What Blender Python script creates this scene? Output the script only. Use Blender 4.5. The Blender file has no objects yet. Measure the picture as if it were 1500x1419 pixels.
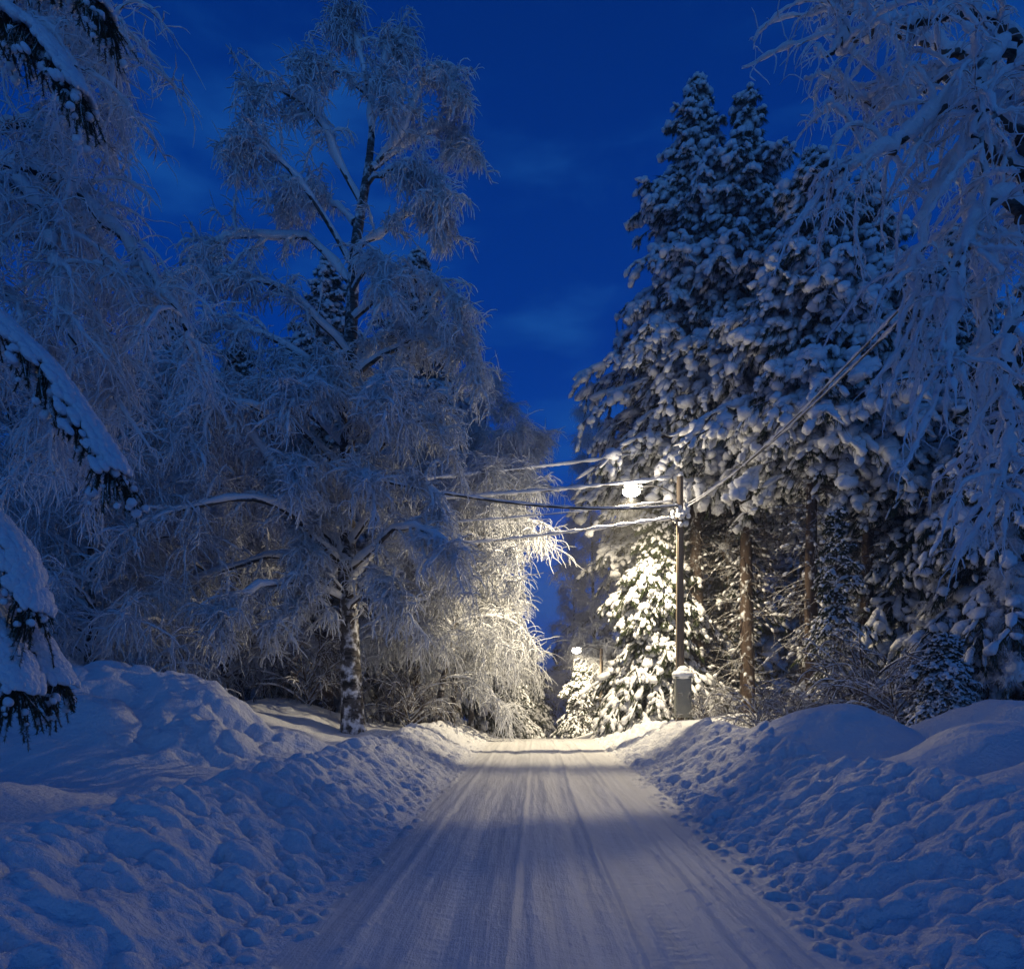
import bpy, math, random
import numpy as np
from mathutils import Vector
R_ = math.radians
random.seed(7)
SC = bpy.context.scene
COL = SC.collection

# ------------------------------------------------------------------ camera, sky, exposure
F = 1000.0                      # focal length in photo pixels (photo 1500 wide)
CX, HY, CAMZ = 750.0, 1018.0, 1.8
cam = bpy.data.cameras.new('camera'); camo = bpy.data.objects.new('camera', cam); COL.objects.link(camo)
cam.sensor_width = 36.0; cam.lens = 36.0 * F / 1500.0
cam.shift_y = (HY - 709.5) / 1500.0
cam.clip_start = 0.05; cam.clip_end = 3000
camo.location = (0, 0, CAMZ); camo.rotation_euler = (R_(90), 0, 0)
SC.camera = camo
def at(px, py, Y):
    return np.array([(px - CX) / F * Y, Y, CAMZ + (HY - py) / F * Y])

SC.view_settings.view_transform = 'Standard'
try: SC.view_settings.look = 'None'
except Exception: pass
SC.view_settings.exposure = 0.0; SC.view_settings.gamma = 1.0
SC.cycles.max_bounces = 5; SC.cycles.diffuse_bounces = 3; SC.cycles.glossy_bounces = 2
SC.cycles.transparent_max_bounces = 4
SC.cycles.sample_clamp_indirect = 3.0
SC.cycles.use_denoising = True

W = bpy.data.worlds.new('World'); SC.world = W; W.use_nodes = True
nt = W.node_tree; nt.nodes.clear()
def N(nt, t, **kw):
    n = nt.nodes.new(t)
    for k, v in kw.items(): setattr(n, k, v)
    return n
def L(nt, a, b): nt.links.new(a, b)
def math_(nt, op, a, b=None, clamp=False):
    n = N(nt, 'ShaderNodeMath', operation=op, use_clamp=clamp)
    for i, v in enumerate((a, b)):
        if v is None: continue
        if isinstance(v, (int, float)): n.inputs[i].default_value = v
        else: L(nt, v, n.inputs[i])
    return n.outputs[0]
def ramp(nt, fac, stops, interp='LINEAR'):
    r = N(nt, 'ShaderNodeValToRGB'); r.color_ramp.interpolation = interp
    e = r.color_ramp.elements
    while len(e) < len(stops): e.new(0.5)
    for i, (p, c) in enumerate(stops):
        e[i].position = p; e[i].color = (c[0], c[1], c[2], 1) if not isinstance(c, (int, float)) else (c, c, c, 1)
    L(nt, fac, r.inputs[0]); return r.outputs[0]
def mixc(nt, fac, a, b, typ='MIX'):
    n = N(nt, 'ShaderNodeMix', data_type='RGBA', blend_type=typ)
    if isinstance(fac, (int, float)): n.inputs[0].default_value = fac
    else: L(nt, fac, n.inputs[0])
    for i, v in ((6, a), (7, b)):
        if isinstance(v, tuple): n.inputs[i].default_value = (v[0], v[1], v[2], 1)
        else: L(nt, v, n.inputs[i])
    return n.outputs[2]
tc = N(nt, 'ShaderNodeTexCoord'); sp = N(nt, 'ShaderNodeSeparateXYZ'); L(nt, tc.outputs['Generated'], sp.inputs[0])
zz = math_(nt, 'MAXIMUM', sp.outputs[2], 0.0)
grad = ramp(nt, zz, [(0.0, (0.006, 0.10, 0.50)), (0.22, (0.001, 0.062, 0.40)), (0.45, (0.0, 0.035, 0.275)), (0.72, (0.0, 0.022, 0.18)), (1.0, (0.004, 0.012, 0.05))])
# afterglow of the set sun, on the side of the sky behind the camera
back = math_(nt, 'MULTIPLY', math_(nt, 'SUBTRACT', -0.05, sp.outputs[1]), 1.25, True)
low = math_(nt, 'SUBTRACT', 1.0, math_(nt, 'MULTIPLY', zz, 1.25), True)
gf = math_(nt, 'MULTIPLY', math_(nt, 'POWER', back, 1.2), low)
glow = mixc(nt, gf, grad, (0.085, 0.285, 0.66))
mp = N(nt, 'ShaderNodeMapping'); mp.inputs['Scale'].default_value = (1.5, 1.5, 5.0); L(nt, tc.outputs['Generated'], mp.inputs[0])
nz = N(nt, 'ShaderNodeTexNoise'); nz.inputs['Scale'].default_value = 2.2; nz.inputs['Detail'].default_value = 5; nz.inputs['Roughness'].default_value = 0.55
L(nt, mp.outputs[0], nz.inputs[0])
cl = ramp(nt, nz.outputs[0], [(0.46, 0.0), (0.75, 1.0)], 'EASE')
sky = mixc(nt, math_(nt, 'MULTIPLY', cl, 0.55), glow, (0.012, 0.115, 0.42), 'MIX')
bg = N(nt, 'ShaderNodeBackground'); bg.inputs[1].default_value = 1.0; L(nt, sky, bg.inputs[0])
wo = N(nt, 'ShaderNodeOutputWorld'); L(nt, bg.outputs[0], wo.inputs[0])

# ------------------------------------------------------------------ materials
def new_mat(name):
    m = bpy.data.materials.new(name); m.use_nodes = True
    t = m.node_tree; b = t.nodes['Principled BSDF']; return m, t, b
def noise(t, scale, detail=4, rough=0.55, vec=None, dist=0.0):
    n = N(t, 'ShaderNodeTexNoise'); n.inputs['Scale'].default_value = scale; n.inputs['Detail'].default_value = detail
    n.inputs['Roughness'].default_value = rough; n.inputs['Distortion'].default_value = dist
    if vec is not None: L(t, vec, n.inputs[0])
    return n.outputs[0]
def bump(t, b, h, strength, dist=0.02, prev=None):
    n = N(t, 'ShaderNodeBump'); n.inputs['Strength'].default_value = strength; n.inputs['Distance'].default_value = dist
    L(t, h, n.inputs['Height'])
    if prev is not None: L(t, prev, n.inputs['Normal'])
    if b is not None: L(t, n.outputs[0], b.inputs['Normal'])
    return n.outputs[0]
def pos(t): return N(t, 'ShaderNodeNewGeometry').outputs['Position']
SNOWC = (0.80, 0.81, 0.84)
def snow_mat(name, bscale, bdist, strength=0.6):
    m, t, b = new_mat(name); p = pos(t)
    b.inputs['Base Color'].default_value = (*SNOWC, 1); b.inputs['Roughness'].default_value = 0.6
    b.inputs['Specular IOR Level'].default_value = 0.25
    n1 = bump(t, None, noise(t, bscale, 4, 0.6, p), strength, bdist)
    bump(t, b, noise(t, bscale * 9, 2, 0.6, p), 0.35, bdist * 0.15, n1)
    return m
M = {}
M['snow'] = snow_mat('fluffy_snow', 7, 0.09)
M['snow_near'] = snow_mat('fluffy_snow_close', 14, 0.05, 0.8)
M['snow_ground'] = snow_mat('snow_cover', 13, 0.06, 0.9)
def cover_mat(name, dark, light, frost=SNOWC, lo=0.35, hi=0.6, up=0.35, nscale=6.0, bands=None):
    m, t, b = new_mat(name); g = N(t, 'ShaderNodeNewGeometry'); s = N(t, 'ShaderNodeSeparateXYZ'); L(t, g.outputs['Normal'], s.inputs[0])
    nn = noise(t, nscale, 4, 0.6, g.outputs['Position'])
    f = math_(t, 'ADD', nn, math_(t, 'MULTIPLY', s.outputs[2], up))
    f = ramp(t, f, [(lo, 0.0), (hi, 1.0)])
    bark = mixc(t, noise(t, nscale * 3, 3, 0.6, g.outputs['Position']), dark, light)
    if bands:
        mp = N(t, 'ShaderNodeMapping'); mp.inputs['Scale'].default_value = (1.2, 1.2, 7); L(t, g.outputs['Position'], mp.inputs[0])
        bb = ramp(t, noise(t, 1.6, 5, 0.65, mp.outputs[0]), [(0.5, 0.0), (0.57, 1.0)])
        bark = mixc(t, bb, bark, bands)
    L(t, mixc(t, f, bark, tuple(frost)), b.inputs['Base Color'])
    b.inputs['Roughness'].default_value = 0.8; b.inputs['Specular IOR Level'].default_value = 0.15
    bump(t, b, noise(t, nscale * 6, 3, 0.6, g.outputs['Position']), 0.6, 0.02)
    return m
M['frost_twig'] = cover_mat('frosted_twigs', (0.07, 0.055, 0.045), (0.12, 0.10, 0.085), (0.82, 0.84, 0.88), 0.14, 0.38, 0.25, 8)
M['bare_twig'] = cover_mat('thinly_frosted_twigs', (0.07, 0.055, 0.045), (0.12, 0.09, 0.07), (0.6, 0.62, 0.65), 0.46, 0.72, 0.3, 6)
M['birch_bark'] = cover_mat('birch_bark', (0.05, 0.043, 0.038), (0.17, 0.15, 0.135), SNOWC, 0.50, 0.66, 0.28, 4, (0.022, 0.02, 0.018))
M['spruce_bark'] = cover_mat('spruce_bark', (0.045, 0.032, 0.026), (0.12, 0.085, 0.065), SNOWC, 0.56, 0.72, 0.3, 3.5)
M['needles'] = cover_mat('spruce_needles', (0.022, 0.034, 0.018), (0.060, 0.078, 0.03), (0.50, 0.52, 0.53), 0.62, 0.90, 0.08, 2.5)
M['dead_twigs'] = cover_mat('dry_twigs', (0.06, 0.042, 0.03), (0.12, 0.085, 0.055), (0.62, 0.63, 0.65), 0.52, 0.7, 0.3, 5)
def plain(name, col, rough=0.6, var=0.25, metal=0.0, scale=8):
    m, t, b = new_mat(name); p = pos(t)
    c2 = tuple(c * (1 - var) for c in col)
    L(t, mixc(t, noise(t, scale, 5, 0.6, p), c2, col), b.inputs['Base Color']); b.inputs['Roughness'].default_value = rough
    b.inputs['Metallic'].default_value = metal
    bump(t, b, noise(t, scale * 6, 3, 0.6, p), 0.25, 0.01); return m
M['pole_wood'] = plain('weathered_pole_wood', (0.20, 0.155, 0.115), 0.8, 0.45)
M['grey_metal'] = plain('grey_painted_steel', (0.25, 0.26, 0.24), 0.5, 0.3)
M['dark_metal'] = plain('dark_steel', (0.06, 0.06, 0.065), 0.5, 0.3)
M['cable'] = plain('black_cable_sheath', (0.03, 0.03, 0.03), 0.6, 0.3)
M['ceramic'] = plain('brown_ceramic', (0.30, 0.28, 0.25), 0.3, 0.2)
m, t, b = new_mat('lit_lamp_glass'); b.inputs['Base Color'].default_value = (0.8, 0.78, 0.7, 1)
b.inputs['Emission Color'].default_value = (1, 0.90, 0.70, 1); b.inputs['Emission Strength'].default_value = 40; M['lamp_glass'] = m
# ploughed road snow
m, t, b = new_mat('packed_road_snow'); p = pos(t)
mp = N(t, 'ShaderNodeMapping'); mp.inputs['Scale'].default_value = (8, 0.55, 1); mp.inputs['Rotation'].default_value = (0, 0, R_(2.1)); L(t, p, mp.inputs[0])
st = noise(t, 1.0, 6, 0.62, mp.outputs[0])
mp2 = N(t, 'ShaderNodeMapping'); mp2.inputs['Scale'].default_value = (2.0, 0.10, 1); mp2.inputs['Rotation'].default_value = (0, 0, R_(2.1)); L(t, p, mp2.inputs[0])
st2 = noise(t, 1.0, 4, 0.6, mp2.outputs[0])
c = mixc(t, ramp(t, math_(t, 'ADD', math_(t, 'MULTIPLY', st, 0.5), math_(t, 'MULTIPLY', st2, 0.5)), [(0.38, 0.0), (0.62, 1.0)]), (0.66, 0.66, 0.665), (0.80, 0.80, 0.80))
L(t, c, b.inputs['Base Color']); b.inputs['Roughness'].default_value = 0.5; b.inputs['Specular IOR Level'].default_value = 0.35
n1 = bump(t, None, st, 0.7, 0.03)
n2 = bump(t, None, noise(t, 28, 3, 0.7, p), 0.55, 0.018, n1)
bump(t, b, noise(t, 110, 2, 0.6, p), 0.4, 0.005, n2)
M['road'] = m

# ------------------------------------------------------------------ mesh tools
def nrm(v): return v / np.maximum(np.linalg.norm(v, axis=-1, keepdims=True), 1e-9)
class MB:
    def __init__(s): s.v = []; s.f = []; s.n = 0; s.m = []
    def add(s, verts, faces, mat=0):
        verts = np.asarray(verts, np.float32).reshape(-1, 3); faces = np.asarray(faces, np.int64)
        s.v.append(verts); s.f.append(faces + s.n); s.m.append(np.full(len(faces), mat)); s.n += len(verts)
    def tubes(s, P, Rr, sides=3, mat=0, squash=1.0, cap=False):
        P = np.asarray(P, float); Rr = np.asarray(Rr, float)
        if P.ndim == 2: P = P[None]; Rr = Rr[None]
        n, K, _ = P.shape
        if n == 0: return
        T = nrm(np.gradient(P, axis=1))
        ref = np.broadcast_to(np.array([0.31, 0.52, 0.80]), T.shape).copy()
        if squash != 1.0 or sides > 5:
            steep = np.abs(T[..., 2:3]) > 0.93
            ref = np.where(steep, np.array([0.0, 1.0, 0.05]), np.array([0.0, 0.0, 1.0]))
        U = nrm(np.cross(T, ref)); V = np.cross(U, T)
        a = np.arange(sides) * 2 * math.pi / sides
        ring = (P[:, :, None] + Rr[:, :, None, None] * (np.cos(a)[None, None, :, None] * U[:, :, None] + squash * np.sin(a)[None, None, :, None] * V[:, :, None]))
        idx = np.arange(n * K * sides).reshape(n, K, sides)
        j = np.roll(idx, -1, axis=2)
        q = np.stack([idx[:, :-1], j[:, :-1], j[:, 1:], idx[:, 1:]], -1).reshape(-1, 4)
        s.add(ring, q, mat)
        if cap:
            for e in (0, -1):
                o = idx[:, e, :] ; c0 = P[:, e]
                base = n * K * sides
                for i in range(n):
                    vv = np.vstack([ring[i, e], c0[i]]); k = np.arange(sides); k2 = np.roll(k, -1)
                    s.add(vv, np.stack([k, k2, np.full(sides, sides), np.full(sides, sides)], -1)[:, :3] if False else np.stack([k, k2, np.full(sides, sides)], -1), mat)
    def blobs(s, C, X, Y, Z, base, jitter=0.12, rng=None, mat=0):
        bv, bf = base; n = len(C)
        if n == 0: return
        v = C[:, None] + bv[None, :, 0:1] * X[:, None] + bv[None, :, 1:2] * Y[:, None] + bv[None, :, 2:3] * Z[:, None]
        if jitter:
            v = C[:, None] + (v - C[:, None]) * (1 + rng.normal(0, jitter, (n, len(bv), 1)))
        f = bf[None] + (np.arange(n) * len(bv))[:, None, None]
        s.add(v, f.reshape(-1, bf.shape[1]), mat)
    def tris(s, T, mat=0):
        n = len(T); s.add(T, np.arange(n * 3).reshape(n, 3), mat)
    def box(s, c, size, mat=0, rot=0.0, bev=0.0):
        x, y, z = [q / 2 for q in size]
        if bev:
            pts = []
            for zz_ in (-z, -z + bev, z - bev, z):
                k = bev if abs(zz_) == z else 0
                a, b_ = x - k, y - k
                pts += [(-a + bev, -b_), (a - bev, -b_), (a, -b_ + bev), (a, b_ - bev), (a - bev, b_), (-a + bev, b_), (-a, b_ - bev), (-a, -b_ + bev)]
            v = np.array([[*p_, zz_] for p_, zz_ in zip(pts, sum([[q] * 8 for q in (-z, -z + bev, z - bev, z)], []))])
            f = []
            for r in range(3):
                for i in range(8): f.append([r * 8 + i, r * 8 + (i + 1) % 8, r * 8 + 8 + (i + 1) % 8, r * 8 + 8 + i])
            caps = []
            for base in (0, 24):
                o = [base + i for i in range(8)]
                if base == 0: o = o[::-1]
                caps += [[o[0], o[1], o[2], o[3]], [o[0], o[3], o[4], o[7]], [o[4], o[5], o[6], o[7]]]
            f += caps
        else:
            v = np.array([[i, j, k] for i in (-x, x) for j in (-y, y) for k in (-z, z)])
            f = [[0, 1, 3, 2], [4, 6, 7, 5], [0, 4, 5, 1], [2, 3, 7, 6], [0, 2, 6, 4], [1, 5, 7, 3]]
        cr, sr = math.cos(rot), math.sin(rot)
        v = v @ np.array([[cr, sr, 0], [-sr, cr, 0], [0, 0, 1]]) + np.array(c)
        s.add(v, f, mat)
    def build(s, name, mats, parent=None, smooth=True):
        me = bpy.data.meshes.new(name)
        if s.n == 0: s.add(np.zeros((3, 3)), [[0, 1, 2]])
        V = np.concatenate(s.v).astype(np.float32)
        loops = np.concatenate([f.ravel() for f in s.f]).astype(np.int32)
        sizes = np.concatenate([np.full(len(f), f.shape[1]) for f in s.f])
        starts = np.concatenate([[0], np.cumsum(sizes)[:-1]]).astype(np.int32)
        me.vertices.add(len(V)); me.vertices.foreach_set('co', V.ravel())
        me.loops.add(len(loops)); me.loops.foreach_set('vertex_index', loops)
        me.polygons.add(len(sizes)); me.polygons.foreach_set('loop_start', starts)
        me.polygons.foreach_set('loop_total', sizes.astype(np.int32))
        me.polygons.foreach_set('material_index', np.concatenate(s.m).astype(np.int32))
        me.polygons.foreach_set('use_smooth', np.full(len(sizes), smooth, dtype=bool))
        for mm in (mats if isinstance(mats, (list, tuple)) else [mats]): me.materials.append(mm)
        me.update(calc_edges=True)
        o = bpy.data.objects.new(name, me); COL.objects.link(o)
        if parent: o.parent = parent
        return o
def sphere_base(seg, rings):
    v = [(0, 0, 1)]
    for r in range(1, rings):
        a = math.pi * r / rings
        for k in range(seg): v.append((math.sin(a) * math.cos(2 * math.pi * k / seg), math.sin(a) * math.sin(2 * math.pi * k / seg), math.cos(a)))
    v.append((0, 0, -1)); f = []
    for k in range(seg): f.append((0, 1 + k, 1 + (k + 1) % seg))
    for r in range(rings - 2):
        for k in range(seg):
            a = 1 + r * seg + k; b_ = 1 + r * seg + (k + 1) % seg
            f += [(a, a + seg, b_ + seg), (a, b_ + seg, b_)]
    l = len(v) - 1
    for k in range(seg): f.append((l, l - seg + (k + 1) % seg, l - seg + k))
    return np.array(v), np.array(f)
S_LO = sphere_base(6, 4); S_MD = sphere_base(9, 6); S_HI = sphere_base(16, 10)

def empty(name, loc, label, cat, group=None, rz=0.0):
    o = bpy.data.objects.new(name, None); COL.objects.link(o); o.location = tuple(float(q) for q in loc); o.rotation_euler = (0, 0, rz)
    o.empty_display_size = 0.2
    o['label'] = label; o['category'] = cat
    if group: o['group'] = group
    return o
def copy_tree(root, loc, rz, sc, label, group=None, lean=(0, 0)):
    c = root.copy(); COL.objects.link(c); c.location = tuple(float(q) for q in loc); c.rotation_euler = (lean[0], lean[1], rz); c.scale = (sc[0], sc[0], sc[1]) if isinstance(sc, tuple) else (sc,) * 3
    c['label'] = label
    if group: c['group'] = group
    for ch in root.children:
        d = ch.copy(); COL.objects.link(d); d.parent = c
    return c

# ------------------------------------------------------------------ terrain
def vnoise(x, y, seed=0):
    xi = np.floor(x).astype(np.int64); yi = np.floor(y).astype(np.int64); fx = x - xi; fy = y - yi
    def h(a, b): 
        n = (a * 374761393 + b * 668265263 + seed * 974634777) & 0x7fffffff
        n = ((n ^ (n >> 13)) * 1274126177) & 0x7fffffff
        return ((n ^ (n >> 16)) & 0xffff) / 65535.0
    u = fx * fx * (3 - 2 * fx); v = fy * fy * (3 - 2 * fy)
    return (h(xi, yi) * (1 - u) + h(xi + 1, yi) * u) * (1 - v) + (h(xi, yi + 1) * (1 - u) + h(xi + 1, yi + 1) * u) * v
def fbm(x, y, o=4, seed=0):
    r = 0; a = 0.5
    for i in range(o): r = r + a * (vnoise(x, y, seed + i) - 0.5); x = x * 2.03 + 17; y = y * 2.03 + 5; a *= 0.5
    return r
def sst(x, a, b):
    t = np.clip((x - a) / (b - a), 0, 1); return t * t * (3 - 2 * t)
def xc(y): return 0.15 + 0.037 * y
HW = 2.1
def drop(y):
    s = 1.3; return -0.065 * s * np.log1p(np.exp(np.clip((y - 28.5) / s, -30, 30))) 
# cx, cy, height, rx, ry, rotation
MOUNDS = [
 (6.3, 13.2, 0.85, 1.25, 1.6, 0.0), (7.2, 10.2, 0.75, 1.5, 0.9, 0.45), (6.9, 7.4, 0.72, 1.35, 0.95, 0.5), (9.2, 12.5, 0.8, 1.6, 1.6, 0),
 (10.5, 9.0, 0.7, 2.0, 1.6, 0), (5.6, 17.0, 0.30, 1.3, 1.5, 0), (7.6, 22.0, 0.45, 1.6, 2.0, 0),
 (-6.9, 14.8, 1.15, 1.25, 1.3, 0.2), (-8.4, 14.6, 1.1, 1.5, 1.2, 0), (-10.3, 14.8, 1.0, 1.6, 1.4, 0), (-6.0, 13.3, 0.55, 0.9, 0.55, 0.3), (-7.9, 12.9, 0.6, 0.8, 0.5, 0),
 (-9.3, 12.9, 0.55, 0.9, 0.5, 0), (-8.6, 13.4, 0.5, 0.5, 0.4, 0), (-10.6, 13.0, 0.6, 0.9, 0.6, 0), (-7.2, 13.3, 0.35, 0.4, 0.35, 0), (-5.0, 14.4, 0.35, 0.9, 0.5, 0.3),
 (-9.5, 9.0, 0.3, 1.0, 0.8, 0), (-6.3, 18.0, 0.25, 1.2, 0.9, 0), (-8.6, 19.5, 0.4, 1.5, 1.2, 0), (-7.6, 24.0, 0.5, 2.0, 1.5, 0)]
def base_height(x, y):
    s = x - xc(y); z = np.zeros_like(x)
    # right side
    d = s - HW - 0.45
    rid = 0.84 + 0.30 * fbm(y * 0.45, y * 0 + 3, 3, 11) - 0.25 * sst(y, 22, 34)
    back = rid - 0.12 + 0.35 * sst(d, 3.2, 9.0)
    zr = np.where(d < 1.8, rid * np.power(sst(d, -0.55, 1.95), 1.45), rid * 0.975 + (back - rid) * sst(d, 1.8, 3.0))
    z = np.where(s > 0, zr, z)
    # left side
    d = -s - HW - 0.25
    rid = 0.68 + 0.30 * fbm(y * 0.45, y * 0 + 9, 3, 21) - 0.2 * sst(y, 24, 36)
    back = rid - 0.1 + 0.75 * sst(d, 3.0, 8.0)
    zl = np.where(d < 1.5, rid * np.power(sst(d, -0.55, 1.7), 1.45), rid * 0.975 + (back - rid) * sst(d, 1.5, 2.6))
    z = np.where(s < 0, zl, z)
    # side path cut through the left verge
    tr = np.exp(-((y - 11.1 - 0.10 * (x + 5)) / 0.85) ** 2) * sst(-s, 3.9, 5.2)
    tr2 = (1 - sst(y, 10.0, 11.0)) * sst(-s, 4.6, 6.0) * 0.5
    z = z * (1 - tr) + 0.42 * tr; z = z - tr2 * 0.5
    g = 0 * z
    for (mx, my, h, rx, ry, a) in MOUNDS:
        ca, sa = math.cos(a), math.sin(a); dx = (x - mx); dy = (y - my)
        u = (dx * ca + dy * sa) / rx; v = (-dx * sa + dy * ca) / ry; q = u * u + v * v
        g = np.maximum(g, h * np.exp(-q * q * 0.25 - q * 0.55)) + 0.18 * np.minimum(g, h * np.exp(-q * 0.8))
    z = z + g
    z = z + drop(y) * (1 - 0.45 * sst(np.abs(s), 5, 25))
    far = sst(np.abs(s), 9, 80)
    z = z + far * (1.5 + 2.5 * fbm(x * 0.03, y * 0.03, 3, 5))
    return z
def ground_z(x, y):
    return float(base_height(np.array([[float(x)]]), np.array([[float(y)]]))[0, 0])
def graded(a, b, step0, grow, maxstep):
    out = [a]; st_ = step0
    while out[-1] < b: out.append(out[-1] + st_); st_ = min(st_ * grow, maxstep)
    return np.array(out)
def make_ground():
    rng = np.random.default_rng(3)
    xr = graded(0, 7.0, 0.028, 1.0, 0.028); xo = graded(xr[-1], 600, 0.032, 1.045, 60)
    xpos = np.concatenate([xr, xo[1:]]); xs = np.concatenate([-xpos[:0:-1], xpos]) + 0.4
    yn = graded(3.2, 9, 0.026, 1.0, 0.026); yf = graded(yn[-1], 60, 0.027, 1.0055, 0.4); yff = graded(yf[-1], 1500, 0.5, 1.08, 120)
    yb = -graded(0, 60, 0.12, 1.12, 8)[:0:-1]; ymid = graded(0, 3.2, 0.1, 0.985, 0.1)
    ymid = ymid[ymid < 3.18]
    ys = np.concatenate([yb, ymid, yn, yf[1:], yff[1:]])
    X, Y = np.meshgrid(xs, ys); Z = base_height(X, Y); S = X - xc(Y)
    aS = np.abs(S); nearw = 1 - sst(Y, 45, 70)
    slope = sst(aS, HW - 0.15, HW + 0.5) * (1 - sst(aS, 4.0, 5.2))
    ext = np.zeros_like(Z)
    # ploughed clods on the banks
    def scatter(n, smin, smax, ymin, ymax, rmin, rmax, hf, side=0, fp=1.6):
        nonlocal ext
        yy = ymin + (ymax - ymin) * rng.random(n) ** 1.7; ss = smin + (smax - smin) * rng.random(n)
        sg = np.where(rng.random(n) < 0.5, -1, 1) if side == 0 else np.full(n, side)
        rr = rmin + (rmax - rmin) * rng.random(n) ** 2.2
        for i in range(n):
            x0 = xc(yy[i]) + sg[i] * ss[i]; r = rr[i]; r2 = r * 1.5
            a0, a1 = np.searchsorted(xs, (x0 - r2, x0 + r2)); b0, b1 = np.searchsorted(ys, (yy[i] - r2, yy[i] + r2))
            if a1 - a0 < 2 or b1 - b0 < 2: continue
            th = rng.random() * 3.14; e = 0.6 + 0.5 * rng.random()
            dx = xs[a0:a1][None] - x0; dy = ys[b0:b1][:, None] - yy[i]
            u = (dx * math.cos(th) + dy * math.sin(th)) / (r * 1.35); v = (-dx * math.sin(th) + dy * math.cos(th)) / (r * e)
            q = u * u + v * v
            hgt = hf * r * np.sqrt(np.clip(1 - q ** fp, 0, 1)) * (0.8 + 0.25 * rng.random())
            w = ext[b0:b1, a0:a1]
            ext[b0:b1, a0:a1] = np.maximum(w, hgt + 0.30 * w * (q < 1))
    scatter(420, HW + 0.7, 4.3, 2.0, 34, 0.12, 0.30, 0.62)
    scatter(4600, HW + 0.3, 4.3, 2.0, 32, 0.05, 0.17, 0.9)
    scatter(10000, HW + 0.1, 4.2, 2.5, 28, 0.025, 0.09, 1.0)
    scatter(3600, HW - 0.25, HW + 0.9, 3.0, 26, 0.015, 0.065, 0.85)
    scatter(300, 1.2, 1.9, 3, 24, 0.012, 0.03, 0.7)
    # soften clods behind the camera's reach and add roll of ploughed ribs
    rib = fbm(S * 1.1, Y * 4.2 + S * 1.2, 3, 31) * 0.22 + fbm(X * 3.2, Y * 3.2, 3, 33) * 0.14 + np.abs(fbm(X * 7.0, Y * 7.0, 2, 35)) * 0.08
    Z = Z + ext * nearw + rib * slope * nearw
    dunes = (fbm(X * 0.9, Y * 0.9, 4, 41) * 0.30 + fbm(X * 2.8, Y * 2.8, 3, 45) * 0.07) * sst(aS, 3.6, 5.0) * nearw
    Z = Z + dunes
    lf = sst(-S, 4.5, 5.5) * (1 - sst(Y, 15, 17)) * sst(Y, 11.8, 12.6)
    Z = Z + lf * (np.abs(fbm(X * 1.9, Y * 1.9, 2, 61)) * 0.7 + np.abs(fbm(X * 4.5, Y * 4.5, 2, 62)) * 0.22)
    # road relief: long ruts along the driving direction
    road = (1 - sst(aS, HW - 0.3, HW + 0.1)) * nearw
    rut = fbm(S * 7, Y * 0.22, 3, 51) * 0.032 + fbm(S * 16, Y * 0.9, 2, 52) * 0.014 + fbm(X * 12, Y * 12, 2, 53) * 0.013 + np.abs(fbm(X * 2.2, Y * 1.1, 2, 57)) * 0.03 + 0.0025 * np.sin(Y * 55 + 6 * np.abs(S - 0.8)) * np.exp(-((np.abs(S) - 0.85) / 0.16) ** 2)
    tracks = 0.02 * np.exp(-((S - 0.52 - 0.03 * np.sin(Y * 0.4)) / 0.035) ** 2) - 0.018 * np.exp(-((S - 0.30 - 0.03 * np.sin(Y * 0.4)) / 0.10) ** 2) + 0.016 * np.exp(-((S + 0.35) / 0.04) ** 2) - 0.030 * (np.exp(-((S + 0.8) / 0.22) ** 2) + np.exp(-((S - 0.8) / 0.22) ** 2)) + 0.02 * np.exp(-((S - 1.25) / 0.05) ** 2) + 0.02 * np.exp(-((S + 1.5) / 0.06) ** 2)
    Z = Z + road * (rut + tracks * (1 + 0.5 * fbm(X * 0.5, Y * 0.7, 2, 54)))
    ny, nx = Z.shape; V = np.stack([X, Y, Z], -1).reshape(-1, 3); idx = np.arange(ny * nx).reshape(ny, nx)
    q = np.stack([idx[:-1, :-1], idx[:-1, 1:], idx[1:, 1:], idx[1:, :-1]], -1).reshape(-1, 4)
    isroad = ((S[:-1, :-1] > -HW + 0.15) & (S[:-1, :-1] < HW + 0.05)).ravel()
    for nm, sel, mt in (('road', isroad & True, M['road']), ('ground', ~isroad, M['snow_ground'])):
        qq = q[sel]; used, inv = np.unique(qq.ravel(), return_inverse=True)
        mb = MB(); mb.add(V[used], inv.reshape(-1, 4)); o = mb.build(nm, mt); o['kind'] = 'structure'
    return
make_ground()

# ------------------------------------------------------------------ growth
def grow(P0, D0, Ln, K, grav, wob, rng):
    P0 = np.asarray(P0, float); D = nrm(np.asarray(D0, float)); n = len(P0); out = np.zeros((n, K, 3)); out[:, 0] = P0
    stp = (np.asarray(Ln) / (K - 1))[:, None]
    for k in range(1, K):
        g = grav[k] if hasattr(grav, '__len__') else grav
        D = D + rng.normal(0, wob, (n, 3)); D[:, 2] -= g; D = nrm(D)
        out[:, k] = out[:, k - 1] + D * stp
    return out
def sample(P, idx, u):
    K = P.shape[1]; f = np.clip(u, 0, 0.9999) * (K - 1); i = f.astype(int); w = (f - i)[:, None]
    p = P[idx, i] * (1 - w) + P[idx, i + 1] * w; d = nrm(P[idx, i + 1] - P[idx, i]); return p, d

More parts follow.
